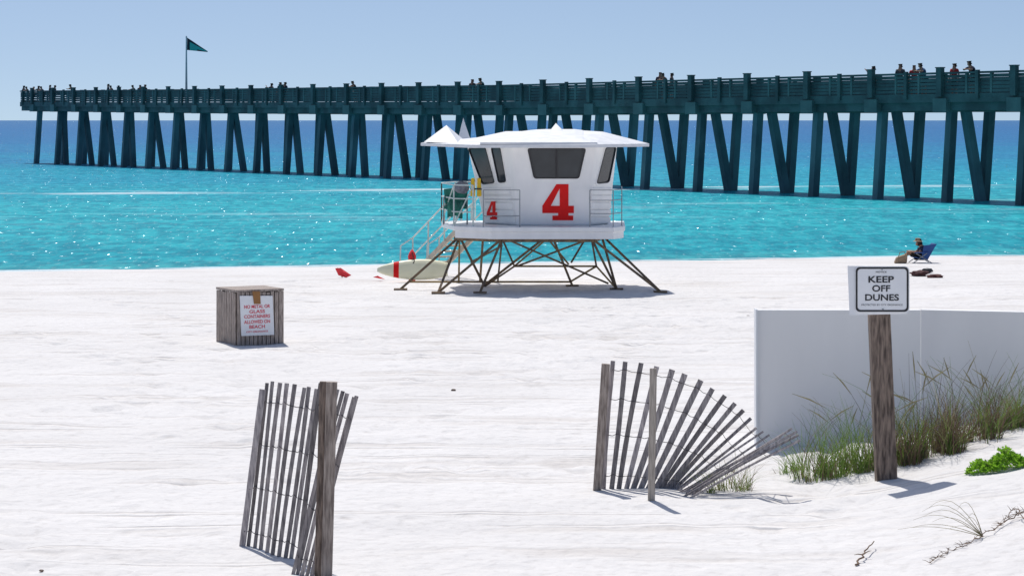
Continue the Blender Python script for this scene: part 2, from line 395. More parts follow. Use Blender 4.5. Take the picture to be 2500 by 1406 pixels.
# ---------------------------------------------------------------- people
def skin_mesh(name, verts, edges, radii, sub=1):
    me = bpy.data.meshes.new(name); me.from_pydata(verts, edges, [])
    ob = bpy.data.objects.new(name, me); COL.objects.link(ob)
    sk = ob.modifiers.new('s', 'SKIN'); sk.use_smooth_shade = True
    for i, r in enumerate(radii): me.skin_vertices[0].data[i].radius = r if isinstance(r, tuple) else (r, r)
    me.skin_vertices[0].data[0].use_root = True
    if sub: ss = ob.modifiers.new('u', 'SUBSURF'); ss.levels = sub; ss.render_levels = sub
    bpy.context.view_layer.update()
    r = bpy.data.meshes.new_from_object(ob.evaluated_get(bpy.context.evaluated_depsgraph_get()))
    bpy.data.objects.remove(ob); r.name = name
    for p in r.polygons: p.use_smooth = True
    return r
def figure(J):
    V = []; E = []; RR = []; idx = {}
    def av(n, p, r, frm=None):
        idx[n] = len(V); V.append(Vector(p)); RR.append(r)
        if frm: E.append((idx[frm], idx[n]))
    av('pel', J['pel'], (.13,.10)); av('bel', J['bel'], (.125,.09), 'pel'); av('che', J['che'], (.15,.10), 'bel'); av('nb', J['nb'], .06, 'che')
    av('hd', J['hd'], (.075,.085), 'nb'); av('ht', Vector(J['hd'])+Vector((0,0,.10)), (.07,.08), 'hd')
    fwd = Vector(J['fwd'])
    av('nose', Vector(J['hd'])+fwd*.10+Vector((0,0,.01)), .012, 'hd')
    for s in 'lr':
        av('sh'+s, J['sh'+s], .055, 'che'); av('el'+s, J['el'+s], .042, 'sh'+s); av('wr'+s, J['wr'+s], .028, 'el'+s)
        d = (Vector(J['wr'+s])-Vector(J['el'+s])).normalized(); side = d.cross(Vector((0,0,1))); side = side.normalized() if side.length > .01 else Vector((1,0,0))
        av('pa'+s, Vector(J['wr'+s])+d*.06, (.034,.018), 'wr'+s)
        for q, ln in ((-1.2,.07),(-.4,.085),(.4,.08),(1.2,.06)):
            av('f'+s+str(q), Vector(J['wr'+s])+d*(.07+ln)+side*q*.02, .009, 'pa'+s)
        av('th'+s, Vector(J['wr'+s])+d*.06+side*-.06, .010, 'pa'+s)
        av('hi'+s, J['hi'+s], .085, 'pel'); av('kn'+s, J['kn'+s], .058, 'hi'+s); av('an'+s, J['an'+s], .038, 'kn'+s); av('to'+s, J['to'+s], (.04,.025), 'an'+s)
    body = skin_mesh('body', V, E, RR)
    L_ = lambda a, b, t: Vector(J[a]).lerp(Vector(J[b]), t)
    sv = [J['pel'], J['bel'], J['che'], L_('che','nb',.8), J['shl'], L_('shl','ell',.7), J['shr'], L_('shr','elr',.7)]
    shirt = skin_mesh('shirt', [Vector(v) for v in sv], [(0,1),(1,2),(2,3),(2,4),(4,5),(2,6),(6,7)], [(.145,.115),(.14,.105),(.165,.115),.07,.07,.06,.07,.06])
    kv = [L_('pel','bel',.1), J['hil'], L_('hil','knl',.85), J['hir'], L_('hir','knr',.85)]
    shorts = skin_mesh('shorts', [Vector(v) for v in kv], [(0,1),(1,2),(0,3),(3,4)], [(.15,.12),.10,.085,.10,.085])
    h = Vector(J['hd'])
    hair = skin_mesh('hair', [h+Vector((0,0,.04))-fwd*.02, h+Vector((0,0,.115))-fwd*.01, h+Vector((0,0,-.03))-fwd*.05], [(0,1),(0,2)], [(.082,.088),(.06,.07),.05])
    return body, shirt, shorts, hair
def standing(lean=0, armup=False):
    J = dict(pel=(0,0,.95), bel=(0,-.02*lean,1.12), che=(0,-.12*lean,1.34), nb=(0,-.2*lean,1.48), hd=(0,-.27*lean,1.58), fwd=(0,-1,0))
    for s, q in (('l',-1),('r',1)):
        J['sh'+s] = (q*.19,-.14*lean,1.40); J['hi'+s] = (q*.10,0,.90); J['kn'+s] = (q*.12,-.03,.50); J['an'+s] = (q*.13,.02,.07); J['to'+s] = (q*.15,-.14,.035)
        if lean: J['el'+s] = (q*.25,-.36*lean,1.30); J['wr'+s] = (q*.12,-.50*lean,1.32)
        elif armup and q > 0: J['el'+s] = (q*.36,-.15,1.30); J['wr'+s] = (q*.25,-.32,1.48)
        else: J['el'+s] = (q*.26,.02,1.12); J['wr'+s] = (q*.27,-.10,.90)
    return J
PROTO = [figure(standing(0)), figure(standing(1)), figure(standing(0, True))]
def add_obj(name, me, parent, mt):
    o = bpy.data.objects.new(name, me); COL.objects.link(o); o.parent = parent
    if not me.materials: me.materials.append(mt)
    o.material_slots[0].link = 'OBJECT'; o.material_slots[0].material = mt
    return o
def person(loc, rz, proto, shirt, shorts, label, group=None, sc=1):
    t = bpy.data.objects.new('person', None); COL.objects.link(t); t.location = loc; t.rotation_euler = (0,0,rz); t.scale = (sc,)*3
    t['label'] = label; t['category'] = 'person'
    if group: t['group'] = group
    b, s, k, h = PROTO[proto]
    add_obj('body', b, t, M['skin']); add_obj('shirt', s, t, shirt); add_obj('shorts', k, t, shorts); add_obj('hair', h, t, M['hair'])
    ORG[t.name] = Vector(loc)
    return t
NEARROT = math.atan2(NV.y, NV.x)-math.pi/2
plist = [(58,0),(70,1),(82,0),(94,2),(106,1),(122,0),(134,0),(178,1),(264,0),(276,1),(289,0),(330,1),(342,0),(354,0),(663,2),(684,0),(696,0),(868,1),
 (1153,0),(1180,1),(1612,0),(1626,1),(1640,0),(2132,2),(2198,0),(2232,0),(2256,1),(2330,0),(2376,1)]
names = {0:'navy',1:'black',2:'grey',3:'teal'}
labs = {663:'person with raised arm, leftmost of three standing midway along the far half of the pier', 868:'lone dark figure leaning on the pier rail well left of the lifeguard tower',
 178:'lone dark figure leaning on the rail just right of the seaward crowd', 1153:'left one of the two people on the pier above the lifeguard tower roof',1180:'right one of two people on the pier above the lifeguard tower roof, leaning',
 2132:'lone person with raised arm on the pier above the keep off dunes sign',2198:'person in grey shirt on the near right part of the pier',2232:'person in red shirt between the grey-shirted and blue-shirted people on the pier',
 2256:'person in blue shirt leaning on the rail of the near right pier',2330:'person in bright red shirt standing alone near the right end of the pier',2376:'rightmost person on the pier, leaning on the rail in dark shirt',
 1612:'leftmost of three people close together on the pier right of the lifeguard tower',1626:'middle one of three people close together on the pier right of the tower',1640:'rightmost of three people close together on the pier right of the tower',
 684:'middle one of three people standing midway along the far half of the pier',696:'rightmost of three people standing midway along the far half of the pier'}
for i, (px, pr) in enumerate(plist):
    n = .25 if pr == 1 else random.uniform(.5, 1.0); k = kof(px, n)
    p = bent(k)+NV*n; p.z = zt(k)-DK
    sh = {2198:'grey',2232:'red',2330:'red',2256:'blue'}.get(px, names[i % 4])
    if px in labs: lab, g = labs[px], 'people along the pier railing'
    elif px < 140: lab, g = 'one of the dark silhouetted people crowding the seaward tip of the pier', 'crowd at the seaward tip of the pier'
    elif px < 300: lab, g = 'one of three dark silhouetted people midway between pier tip and flagpole', 'three people between tip and flagpole'
    else: lab, g = 'one of three dark silhouetted people on the pier closest left of the flagpole', 'three people next to the flagpole'
    person(p, NEARROT+(0 if pr == 1 else random.uniform(-1.2,1.2)), pr, CL[sh], CL['grey' if i % 2 else 'navy'], lab, g, sc=random.uniform(.96,1.06))

# ---------------------------------------------------------------- lifeguard tower
TD = 55.0
base = Vector(((1300-CX)/F*TD, TD, 0))
tw = thing('lifeguard_tower', 'white lifeguard tower with red number four on brown trussed steel legs', 'lifeguard tower', base)
def XZ(px, D, z): return Vector(((px-CX)/F*D, D, z))
ZT, ZB = 3.40, 1.47
FLt, FRt = XZ(1250,53.9,ZT), XZ(1459,53.9,ZT); FLb, FRb = XZ(1264,54.1,ZB), XZ(1438,54.1,ZB)
Lt, Rt = XZ(1138,55.35,ZT), XZ(1508,54.75,ZT)
plF = plane_of(FLt, FRt, FLb); plL = plane_of(FLt, Lt, FLb); plR = plane_of(FRt, Rt, FRb)
def planez(pl, px, z):
    n = pl[1]; a = (px-CX)/F; D = (pl[0].dot(n)-n.z*z)/(n.x*a+n.y); return Vector((a*D, D, z))
Lb = planez(plL, 1182, ZB); Rb = planez(plR, 1486, ZB)
BRt, BLt = XZ(1500,56.6,ZT), XZ(1165,56.6,ZT); BRb, BLb = XZ(1478,56.3,ZB), XZ(1200,56.3,ZB)
m = MB(); m.hexa([Lb,FLb,FRb,Rb,BRb,BLb], [Lt,FLt,FRt,Rt,BRt,BLt]); m.build('cabin_wall', M['white'], tw, bevel=.05)
def patch(mb, pxs, pl, o1, o0=0.0, mi=0):
    a = [onplane(x, y, (pl[0]+pl[1]*o0, pl[1])) for x, y in pxs]; b = [p+pl[1]*(o1-o0) for p in a]
    mb.hexa(a, b, mi)
def rounded(quad, r=7, n=4):
    out = []; N_ = len(quad)
    for i in range(N_):
        p = Vector(quad[i]); a = Vector(quad[i-1]); b = Vector(quad[(i+1) % N_])
        pa = p+(a-p).normalized()*r; pb = p+(b-p).normalized()*r
        for k in range(n+1):
            t = k/n; q = pa*(1-t)**2+p*2*t*(1-t)+pb*t*t; out.append((q.x, q.y))
    return out
def window(quad, pl, split=None):
    cx = sum(q[0] for q in quad)/4; cy = sum(q[1] for q in quad)/4
    sc = lambda Q, fx, fy: [(cx+(x-cx)*fx, cy+(y-cy)*fy) for x, y in Q]
    q0 = rounded(quad); inner = sc(q0, .93, .94); outer = sc(q0, 1.07, 1.09)
    m = MB(); n = len(q0)
    for i in range(n):
        j = (i+1) % n; patch(m, [q0[i], q0[j], inner[j], inner[i]], pl, .035, -.01)
    if split: 
        for s in split: patch(m, s, pl, .03, -.01)
    w = m.build('window', M['black'], tw)
    m = MB(); patch(m, inner, pl, .012, -.01); m.build('pane', M['glass'], w)
    m = MB()
    for i in range(n):
        j = (i+1) % n; patch(m, [outer[i], outer[j], q0[j], q0[i]], pl, .022, -.01)
    m.build('frame', M['white'], w)
window([(1287,362),(1431,362),(1414,436),(1303,436)], plF, [[(1356,366),(1361,366),(1361,432),(1356,432)]])
window([(1145,361),(1188,359),(1211,447),(1180,451)], plL)
window([(1201,359),(1224,358),(1239,445),(1220,447)], plL)
window([(1476,359),(1502,358),(1484,446),(1453,449)], plR)
m = MB()
a, b = onplane(1325, 353, plF), onplane(1415, 353, plF); m.hexa([a,b,b+Vector((0,-.45,-.02)),a+Vector((.05,-.45,-.02))], [p+Vector((0,0,.04)) for p in (a,b,b+Vector((0,-.45,-.02)),a+Vector((.05,-.45,-.02)))]); m.build('window_visor', M['roofw'], tw)
for pl, x0a, x0b, x1a, x1b in ((plL,1176,1184,1247,1262),(plR,1443,1441,1492,1487)):
    m = MB()
    for i in range(5):
        y = 460+i*17.5; t = i/5; xa = x0a+(x0b-x0a)*t; xb = x1a+(x1b-x1a)*t
        patch(m, [(xa,y),(xb,y),(xb,y+14),(xa,y+14)], pl, .03, .002)
    m.build('siding', M['white'], tw)
def four(x0, y0, x1, y1, pl, dep=.045):
    def q(pts): return [(x0+(x1-x0)*u, y0+(y1-y0)*v) for u, v in pts]
    m = MB()
    for pts in ([(.44,0),(.83,0),(.83,.12),(.36,.12)], [(.36,.12),(.55,.12),(.27,.60),(.0,.60)], [(.55,.12),(.83,.12),(.83,.60),(.55,.60)],
                [(0,.60),(1,.60),(1,.80),(0,.80)], [(.50,.80),(.83,.80),(.83,.87),(.50,.87)], [(.32,.87),(.98,.87),(.98,1),(.32,1)]):
        patch(m, q(pts), pl, dep, .0)
    return m.build('number_four', M['red'], tw)
four(1324,450,1401,538, plF, .012)
four(1189,492,1214,536, (plL[0]+plL[1]*.03, plL[1]), .01)
dk = [XZ(1078,55.9,0), XZ(1108,54.0,0), XZ(1200,53.35,0), XZ(1500,53.35,0), XZ(1526,54.0,0), XZ(1524,56.6,0), XZ(1110,56.9,0)]
m = MB(); m.hexa([p+Vector((0,0,1.36)) for p in dk], [p+Vector((0,0,1.47)) for p in dk]); m.build('deck', M['white'], tw, bevel=.015)
m = MB(); i_ = [(p-base)*.985+base for p in dk[1:-1]]; m.hexa([p+Vector((0,0,1.20)) for p in i_], [p+Vector((0,0,1.357)) for p in i_]); m.build('deck_skirt', M['white'], tw)
# roof
eave = [UP(1027,349,55.0), UP(1150,354,53.3), UP(1455,353,53.2), UP(1585,351,54.8), UP(1520,346,57), UP(1120,346,57)]
mid = [UP(1165,336,55.0), UP(1225,338,54.2), UP(1432,332,54.2), UP(1472,322,55), UP(1425,319,56), UP(1235,321,56)]
m = MB(); m.hexa([p-Vector((0,0,.07)) for p in eave], eave)
m.add(eave+mid, [[i,(i+1)%6,(i+1)%6+6,i+6] for i in range(6)]+[[6,7,8,9,10,11]])
m.build('roof', M['roofw'], tw)
rows = []
for j in range(9):
    v = j/8; D = 53.28+v*3.5; row = []
    hgt = math.sin(min(1, v*1.35)*math.pi/2) if v < .78 else 1-.55*((v-.78)/.22)**2
    for i in range(17):
        t = i/16; pxx = 1172+(1458-1172)*t
        a = min(1, math.sin(min(t*1.75, 1)*math.pi/2)) if t < .82 else 1-((t-.82)/.18)**2*.85
        row.append(XZ(pxx, D, 3.345+.03+.285*hgt*a))
    rows.append(row)
m = MB(); nn = 17; allv = [p for r_ in rows for p in r_]; low = [Vector((p.x,p.y,3.33)) for p in allv]
fs_ = [[j*nn+i, j*nn+i+1, (j+1)*nn+i+1, (j+1)*nn+i] for j in range(8) for i in range(16)]
N9 = len(allv); edge = [i for i in range(nn)]+[j*nn+16 for j in range(1,9)]+[8*nn+i for i in range(15,-1,-1)]+[j*nn for j in range(7,0,-1)]
fs_ += [[edge[q], edge[(q+1) % len(edge)], edge[(q+1) % len(edge)]+N9, edge[q]+N9] for q in range(len(edge))]
m.add(allv+low, fs_); m.build('roof_vault', M['roofw'], tw, smooth=False)
def spike(pts, apex): 
    m = MB(); m.add(pts+[apex], [[i,(i+1) % len(pts),len(pts)] for i in range(len(pts))]+[list(range(len(pts)))]); m.build('roof_peak', M['roofw'], tw)
spike([UP(1035,347,54.8), UP(1118,349,54.2), UP(1140,348,55.2), UP(1080,344,56)], UP(1090,306,55.4))
spike([UP(1117,348,56), UP(1150,348,56), UP(1150,346,56.4), UP(1117,346,56.4)], UP(1131,288,56.2))
spike([UP(1342,322,54.9), UP(1376,322,54.9), UP(1376,320,55.5), UP(1342,320,55.5)], UP(1357,301,55.2))
def T(px, D): return XZ(px, D, 1.2)
def G(px, py): p = GP(px, py); return p+Vector((0,0,.03))
T1,T2,T3,T4,T5 = T(1122,54.6), T(1226,53.7), T(1345,56.4), T(1444,53.8), T(1468,55.6); T6 = T(1180,56.4)
legs = [(T1,G(978,709)),(T1,G(1070,717)),(T2,G(1070,717)),(T2,G(1172,717)),(T1,G(1182,700)),(T3,G(1397,700)),(T4,G(1505,708)),(T4,G(1612,715)),(T5,G(1612,715)),(T5,G(1505,708)),(T6,G(1172,690)),(T3,G(1182,700))]
for a, b in legs:
    m = MB(); m.beam(b, a, .055, .055, (0,1,0)); m.build('leg', M['rust'], tw)
for (x, y) in ((978,709),(1070,717),(1172,717),(1397,700),(1505,708),(1612,715)):
    g = G(x, y); m = MB(); m.box(g+Vector((0,0,0)), (.30,.26,.03)); m.build('foot_plate', M['rust'], tw)
B1, B2 = UP(1256,650,55.2), UP(1456,650,55.2)
for a, b, mt in ((B1,B2,'gold'),(T2,B1,'rust'),(T4,B2,'rust'),(UP(1000,688,55.6),UP(1392,688,55.6),'gold'),(T4,UP(1262,650,55.2),'rust'),(T2,UP(1215,690,53.9),'rust'),
                 (T(1232,53.8),UP(1485,692,54.6),'rust'),(UP(1345,592,55),UP(1388,645,55.4),'gold'),(T(1430,53.9),UP(1395,640,55.3),'rust'),(UP(1150,640,54.4),UP(1226,600,53.8),'rust'),(B2,G(1505,708),'gold'),(UP(1182,700,55.4),B1,'rust'),
                 (T(1345,55.2),B1,'gold'),(UP(1392,688,55.4),B2,'gold'),(T1,UP(1120,690,55.2),'gold')):
    m = MB(); m.beam(a, b, .042, .042, (0,1,0)); m.build('brace', M[mt], tw)
m = MB(); rg = [T(1112,54.5),T(1226,53.66),T(1450,53.66),T(1475,55.6),T(1345,56.5),T(1170,56.5)]
for i in range(6): m.beam(rg[i]-Vector((0,0,.04)), rg[(i+1) % 6]-Vector((0,0,.04)), .08, .08)
m.build('base_ring', M['rust'], tw)
def rails(nm, posts, hs, mt, r=.018, diag=False):
    m = MB()
    for p in posts: m.tube([p, p+Vector((0,0,max(hs)))], r, 6)
    for h in hs:
        for a, b in zip(posts, posts[1:]): m.tube([a+Vector((0,0,h)), b+Vector((0,0,h))], r*.9, 6)
    if diag:
        for a, b in zip(posts, posts[1:]): m.tube([a, b+Vector((0,0,max(hs)))], r*.8, 6)
    return m.build(nm, mt, tw)
z0 = 1.47
rails('railing', [XZ(1078,55.8,z0), XZ(1108,54.1,z0), XZ(1155,53.75,z0)], (.32,.62,.93), M['rail'], diag=True)
rails('railing', [XZ(1078,55.8,z0), XZ(1112,56.8,z0), XZ(1160,56.8,z0)], (.32,.62,.93), M['rail'], diag=True)
rails('railing', [XZ(1180,53.5,z0), XZ(1269,53.45,z0)], (.25,.62,.83), M['railg'], .012)
rails('railing', [XZ(1440,53.45,z0), XZ(1497,53.45,z0), XZ(1518,54.1,z0), XZ(1518,56.4,z0)], (.30,.60,.83), M['railg'], .012)
s1 = GP(1040,672)+Vector((0,0,.05)); s0 = XZ(1160,57.0,1.38)
m = MB(); dd = (s0-s1).normalized(); sd = dd.cross(Vector((0,0,1))).normalized()
for q in (-.32,.32): m.beam(s0+sd*q, s1+sd*q, .05, .12, (0,0,1))
m.build('stair_stringer', M['tan'], tw)
for i in range(1, 9):
    p = s1.lerp(s0, i/9); m = MB(); m.box(p+Vector((0,0,.02)), (.16,.60,.035), math.atan2(dd.y, dd.x)); m.build('stair_tread', M['tan'], tw)
for q in (-.36,.36):
    sv = sd*q; m = MB()
    for z in (.45,.9): m.tube([s0+sv+Vector((0,0,z)), s1+sv+Vector((0,0,z))], .02, 6)
    for t in (0,.33,.66,1): p = s1.lerp(s0, t)+sv; m.tube([p, p+Vector((0,0,.9))], .02, 6)
    e = s1+sv; m.tube([e+Vector((0,0,.9)), e+Vector((-.3,-.05,.7)), e+Vector((-.32,-.05,.1))], .02, 6)
    m.build('handrail', M['rail'], tw)

def blob(name, c, r, mt, parent=None, seed=0, amp=.25, sub=3, fz=1):
    bm = bmesh.new(); bmesh.ops.create_icosphere(bm, subdivisions=sub, radius=1)
    mb = MB(); vs = []
    for v in bm.verts:
        n = 1+amp*noise.noise(v.co*1.7+Vector((seed, seed*2, 0))); p = Vector((v.co.x*r[0], v.co.y*r[1], v.co.z*r[2]))*n
        if v.co.z < 0: p.z *= fz
        vs.append(Vector(c)+p)
    fs = [[v.index for v in f.verts] for f in bm.faces]; bm.free(); mb.add(vs, fs)
    return mb.build(name, mt, parent, loc=None if parent else c, smooth=True)
c0 = XZ(1112, 54.9, z0)
ch = thing('folding_chair', 'green folding chair standing behind the left railing of the lifeguard tower', 'chair', c0)
m = MB(); m.hexa([c0+Vector(p) for p in ((-.26,-.22,.36),(.26,-.22,.36),(.26,.22,.38),(-.26,.22,.38))], [c0+Vector(p) for p in ((-.26,-.22,.41),(.26,-.22,.41),(.26,.22,.42),(-.26,.22,.42))]); m.build('seat', M['green'], ch)
m = MB(); m.hexa([c0+Vector(p) for p in ((-.24,.20,.42),(.26,.20,.42),(.26,.24,.42),(-.24,.24,.42))], [c0+Vector(p) for p in ((-.28,.30,.80),(.28,.30,.86),(.28,.34,.86),(-.28,.34,.80))]); m.build('backrest', M['green'], ch)
for a, b in (((-.27,-.22,0),(-.27,.22,.62)),((.27,-.22,0),(.27,.22,.62)),((-.27,.24,0),(-.27,-.2,.6)),((.27,.24,0),(.27,-.2,.6))):
    m = MB(); m.tube([c0+Vector(a), c0+Vector(b)], .014, 6); m.build('leg', M['railg'], ch)
m = MB(); t0 = XZ(1092,54.35,z0+.22)
g = [[t0+Vector((i*.05, .03*math.sin(i*1.9+j), j*.075-.02*abs(i-3)*(j < 2)+(.02*math.sin(i*2)))) for j in range(5)] for i in range(8)]
for i in range(7):
    for j in range(4): m.add([g[i][j], g[i+1][j], g[i+1][j+1], g[i][j+1]], [[0,1,2,3]])
tag(m.build('towel', M['green'], loc=t0, smooth=True), 'dark green towel hanging over the left railing of the lifeguard tower', 'towel')
p = XZ(1128,54.6,z0+.86); tag(blob('bag', p, (.17,.12,.14), M['grey'], seed=3), 'grey bag heaped above the green chair on the lifeguard tower deck', 'bag')
p = XZ(1162,54.3,z0+.88); vst = thing('life_vest', 'yellow life vest hanging on the left corner of the lifeguard tower cabin', 'life vest', p)
m = MB(); 
for q in (-1,1): m.hexa([p+Vector((q*.02,0,-.22)), p+Vector((q*.13,0,-.22)), p+Vector((q*.13,.07,-.22)), p+Vector((q*.02,.07,-.22))], [p+Vector((q*.03,0,.2)), p+Vector((q*.11,0,.2)), p+Vector((q*.11,.07,.2)), p+Vector((q*.03,.07,.2))])
m.build('panel', M['yellow'], vst, bevel=.02)
m = MB(); m.box(p+Vector((0,-.012,-.05)), (.27,.02,.035)); m.build('strap', M['black'], vst)

# rescue board on edge
m = MB(); n = 26; prof = []
bl = 1.72; ang = R(12)
st = XZ(921,56.9,0)
for i in range(n+1):
    t = i/n; x = bl*t; w = .245*(math.sin(math.pi*min(1, t*1.55+.03)/2)**.6 if t < .62 else 1-(t-.62)**2*2.6); th = .075*min(1, math.sin(math.pi*min(1, t*2.2+.05)/2))
    cx = st+Vector((x*math.cos(ang), x*math.sin(ang)*.6, .27+.02))
    ring = [cx+Vector((0, math.sin(a)*th+ math.cos(a)*w*.28, math.cos(a)*w)) for a in [2*math.pi*k/12 for k in range(12)]]
    prof.append(ring)
vs = [v for r_ in prof for v in r_]; fsb = []; mi = []
for i in range(n):
    for k in range(12): fsb.append([i*12+k, i*12+(k+1) % 12, (i+1)*12+(k+1) % 12, (i+1)*12+k]); mi.append(1 if i in (6,7) else 0)
fsb += [list(range(12)), [n*12+k for k in range(12)]]; mi += [0,0]
m.add(vs, fsb); m.m = mi
bd = m.build('rescue_board', [M['board'], M['red']], loc=(st.x+1, st.y, 0), smooth=True)
tag(bd, 'pale yellow rescue board with red stripe lying on edge beside the tower legs', 'rescue board')
cn = thing('rescue_buoy', 'small red rescue buoy propped upright behind the pale yellow board', 'rescue buoy', XZ(1006,57.2,0))
m = MB(); m.tube([XZ(1006,57.2,0), XZ(1006,57.2,.5), XZ(1006,57.2,.60), XZ(1006,57.2,.68), XZ(1006,57.2,.76)], [.08,.09,.10,.07,.02], 10); m.build('float', M['redcloth'], cn, smooth=True)
m = MB(); m.tube([XZ(1006,57.05,.70), XZ(1012,57.0,.5), XZ(1001,57.0,.3)], .012, 6); m.build('handle', M['black'], cn)
p = GP(836,678)
rf = thing('beach_flag', 'small red flag drooping on a short stick in the sand left of the board', 'flag', p)
m = MB(); m.tube([p, UP(824,654,p.y)], .012, 6); m.build('stick', M['rust'], rf)
m = MB(); a, b, c, d, e = UP(818,655,p.y), UP(832,654,p.y-.05), UP(858,672,p.y+.1), UP(845,678,p.y-.1), UP(826,672,p.y)
m.add([a,b,c,d,e,UP(838,664,p.y-.15)], [[0,1,5],[1,2,5],[2,3,5],[3,4,5],[4,0,5]]); m.build('cloth', M['redcloth'], rf)
p = GP(922,684)
m = MB(); m.add([p+Vector((-.12,0,.07)), p+Vector((.05,-.05,.06)), p+Vector((.18,0,.02)), p+Vector((.05,.12,.03)), p+Vector((0,0,.11))], [[0,1,4],[1,2,4],[2,3,4],[3,0,4]])
tag(m.build('swim_fin', M['redcloth'], loc=p), 'small red fin on the sand under the rounded tip of the board', 'swim fin')

# ---------------------------------------------------------------- slatted bin enclosure
c = GP(577,843); sd = .86
ux = Vector((math.cos(R(29)), math.sin(R(29)), 0)); uy = Vector((-ux.y, ux.x, 0))
ctr = c+ux*sd/2+uy*sd/2
bn = thing('litter_bin', 'square litter bin boxed in weathered vertical slats with red and white notice', 'bin', ctr)
hb = .90
for (o0, du) in ((c, ux), (c, uy), (c+ux*sd, uy), (c+uy*sd, ux)):
    m = MB(); nn = 11; nrm_ = Vector((du.y, -du.x, 0));
    if (o0+du*sd/2-ctr).dot(nrm_) < 0: nrm_ = -nrm_
    for i in range(nn):
        q = o0+du*(sd*(i+.5)/nn)+nrm_*.015; hh = hb+random.uniform(-.012,.012)
        m.beam(q-Vector((0,0,.05)), q+Vector((random.uniform(-.004,.004),0,hh)), .025, sd/nn*.80, up=du)
    m.build('slatted_side', M['binwood'], bn)
m = MB(); k4 = [c+ux*.03+uy*.03, c+ux*(sd-.03)+uy*.03, c+ux*(sd-.03)+uy*(sd-.03), c+ux*.03+uy*(sd-.03)]
m.hexa([p+Vector((0,0,0)) for p in k4], [p+Vector((0,0,hb-.05)) for p in k4]); m.build('inner_bin', M['wooddark'], bn)
m = MB(); k5 = [c-ux*.02-uy*.02, c+ux*(sd+.02)-uy*.02, c+ux*(sd+.02)+uy*(sd+.02), c-ux*.02+uy*(sd+.02)]
m.hexa([p+Vector((0,0,hb+.013)) for p in k5], [p+Vector((0,0,hb+.05)) for p in k5]); m.build('lid', M['binwood'], bn)
pn = Vector((ux.y, -ux.x, 0)); pl = (c+pn*.04, pn)
m = MB(); patch(m, [(585,722),(665,722),(669,817),(589,820)], pl, .012, 0); sg = m.build('notice', M['signw'], bn)
Vv = Vector((0,0,1)); s_ = c.y/F/ux.x
m = MB()
for txt, yy, w, h in (('NO METAL OR',748,60,8.5),('GLASS',760,36,8.5),('CONTAINERS',772,60,8.5),('ALLOWED ON',785,60,8.5),('BEACH',797,36,8.5),('CITY ORDINANCE',809,50,4)):
    C_ = onplane(627, yy, pl)+pn*.016; text_fit(m, txt, C_, ux, Vv, w*s_, h*c.y/F, .02)
m.build('lettering', M['pink'], sg)
m = MB(); patch(m, [(616,711),(634,711),(636,742),(620,742)], (pl[0]+pn*.015, pn), .012, 0); m.build('hanging_tag', M['tagb'], bn)

# ---------------------------------------------------------------- sand fences
def slat_fence(nm, label, group, data, wires, posts):
    b0 = GP((data[0][2]+data[-1][2])/2, data[0][3]); f = thing(nm, label, 'fence', b0)
    pts = []
    for i, (tx, ty, bx, by, w) in enumerate(data):
        g = GP(bx, by); D = g.y+random.uniform(-.02,.02); p1 = UP(tx+random.uniform(-3,3), ty+random.uniform(-3,3), D+.10*math.sin(i*1.3)); p0 = UP(bx, by, D); d = (p1-p0).normalized()
        m = MB(); a = p0-d*.12; sw = w*D/F; ux_ = d.cross(Vector((0,1,0))).normalized(); bow = random.uniform(-.015,.015)
        K = 6; tw0 = random.uniform(-.25,.25); rr = []
        for j in range(K+1):
            t = j/K; c_ = a.lerp(p1, t)+ux_*bow*math.sin(math.pi*t)+Vector((0,bow*math.sin(math.pi*t),0)); an = tw0*t
            X_ = ux_*math.cos(an)+Vector((0,1,0))*math.sin(an); Y_ = Vector((0,1,0))*math.cos(an)-ux_*math.sin(an); ww = sw*(1+.05*math.sin(j*2.7+i))
            rr.append([c_-X_*ww/2-Y_*.007, c_+X_*ww/2-Y_*.007, c_+X_*ww/2+Y_*.007, c_-X_*ww/2+Y_*.007])
        fs_ = [[0,1,2,3],[K*4+3,K*4+2,K*4+1,K*4]]+[[j*4+q, j*4+(q+1)%4, j*4+4+(q+1)%4, j*4+4+q] for j in range(K) for q in range(4)]
        m.add([v for r_ in rr for v in r_], fs_); m.build('picket', M['wood'], f); pts.append((p0, p1))
    m = MB()
    for wf in wires:
        for off in (-.014, .014):
            line = []
            for i, (p0, p1) in enumerate(pts):
                line.append(p0.lerp(p1, wf+.01*math.sin(i*2.1))+Vector((0, off*(1 if i % 2 else -1), 0)))
                if i < len(pts)-1: 
                    q0, q1 = pts[i+1]; line.append((p0.lerp(p1, wf)+q0.lerp(q1, wf))/2-Vector((0,0,.01)))
            m.tube(line, .0032, 4)
    m.build('wire', M['wire'], f)
    for (tx, ty, bx, by, w, mk) in posts:
        g = GP(bx, by); p1 = UP(tx, ty, g.y-.04); p0 = UP(bx, by, g.y-.04); d = (p1-p0).normalized()
        m = MB(); m.beam(p0-d*.3, p1, w*g.y/F, w*g.y/F*.9, (0,1,0)); m.build('post', M[mk], f, bevel=.006)
    return f
left = [(641,953,592,1330,15),(651,936,606,1331,9),(665,929,622,1336,9),(681,932,637,1341,10),(702,935,652,1347,10),(721,939,666,1351,10),(741,943,682,1356,10),(756,946,697,1359,10),(771,949,711,1362,10),(783,933,728,1380,12),
        (826,948,716,1398,9),(838,955,727,1401,9),(850,962,738,1404,10),(862,966,749,1407,9),(873,969,761,1410,10)]
slat_fence('sand_fence', 'left sand fence of weathered slats gathered around one thick post in the foreground', None, left, (.09,.36,.62,.88),
           [(789,931,776,1418,17,'wooddark'),(810,932,797,1420,26,'woodpost')])
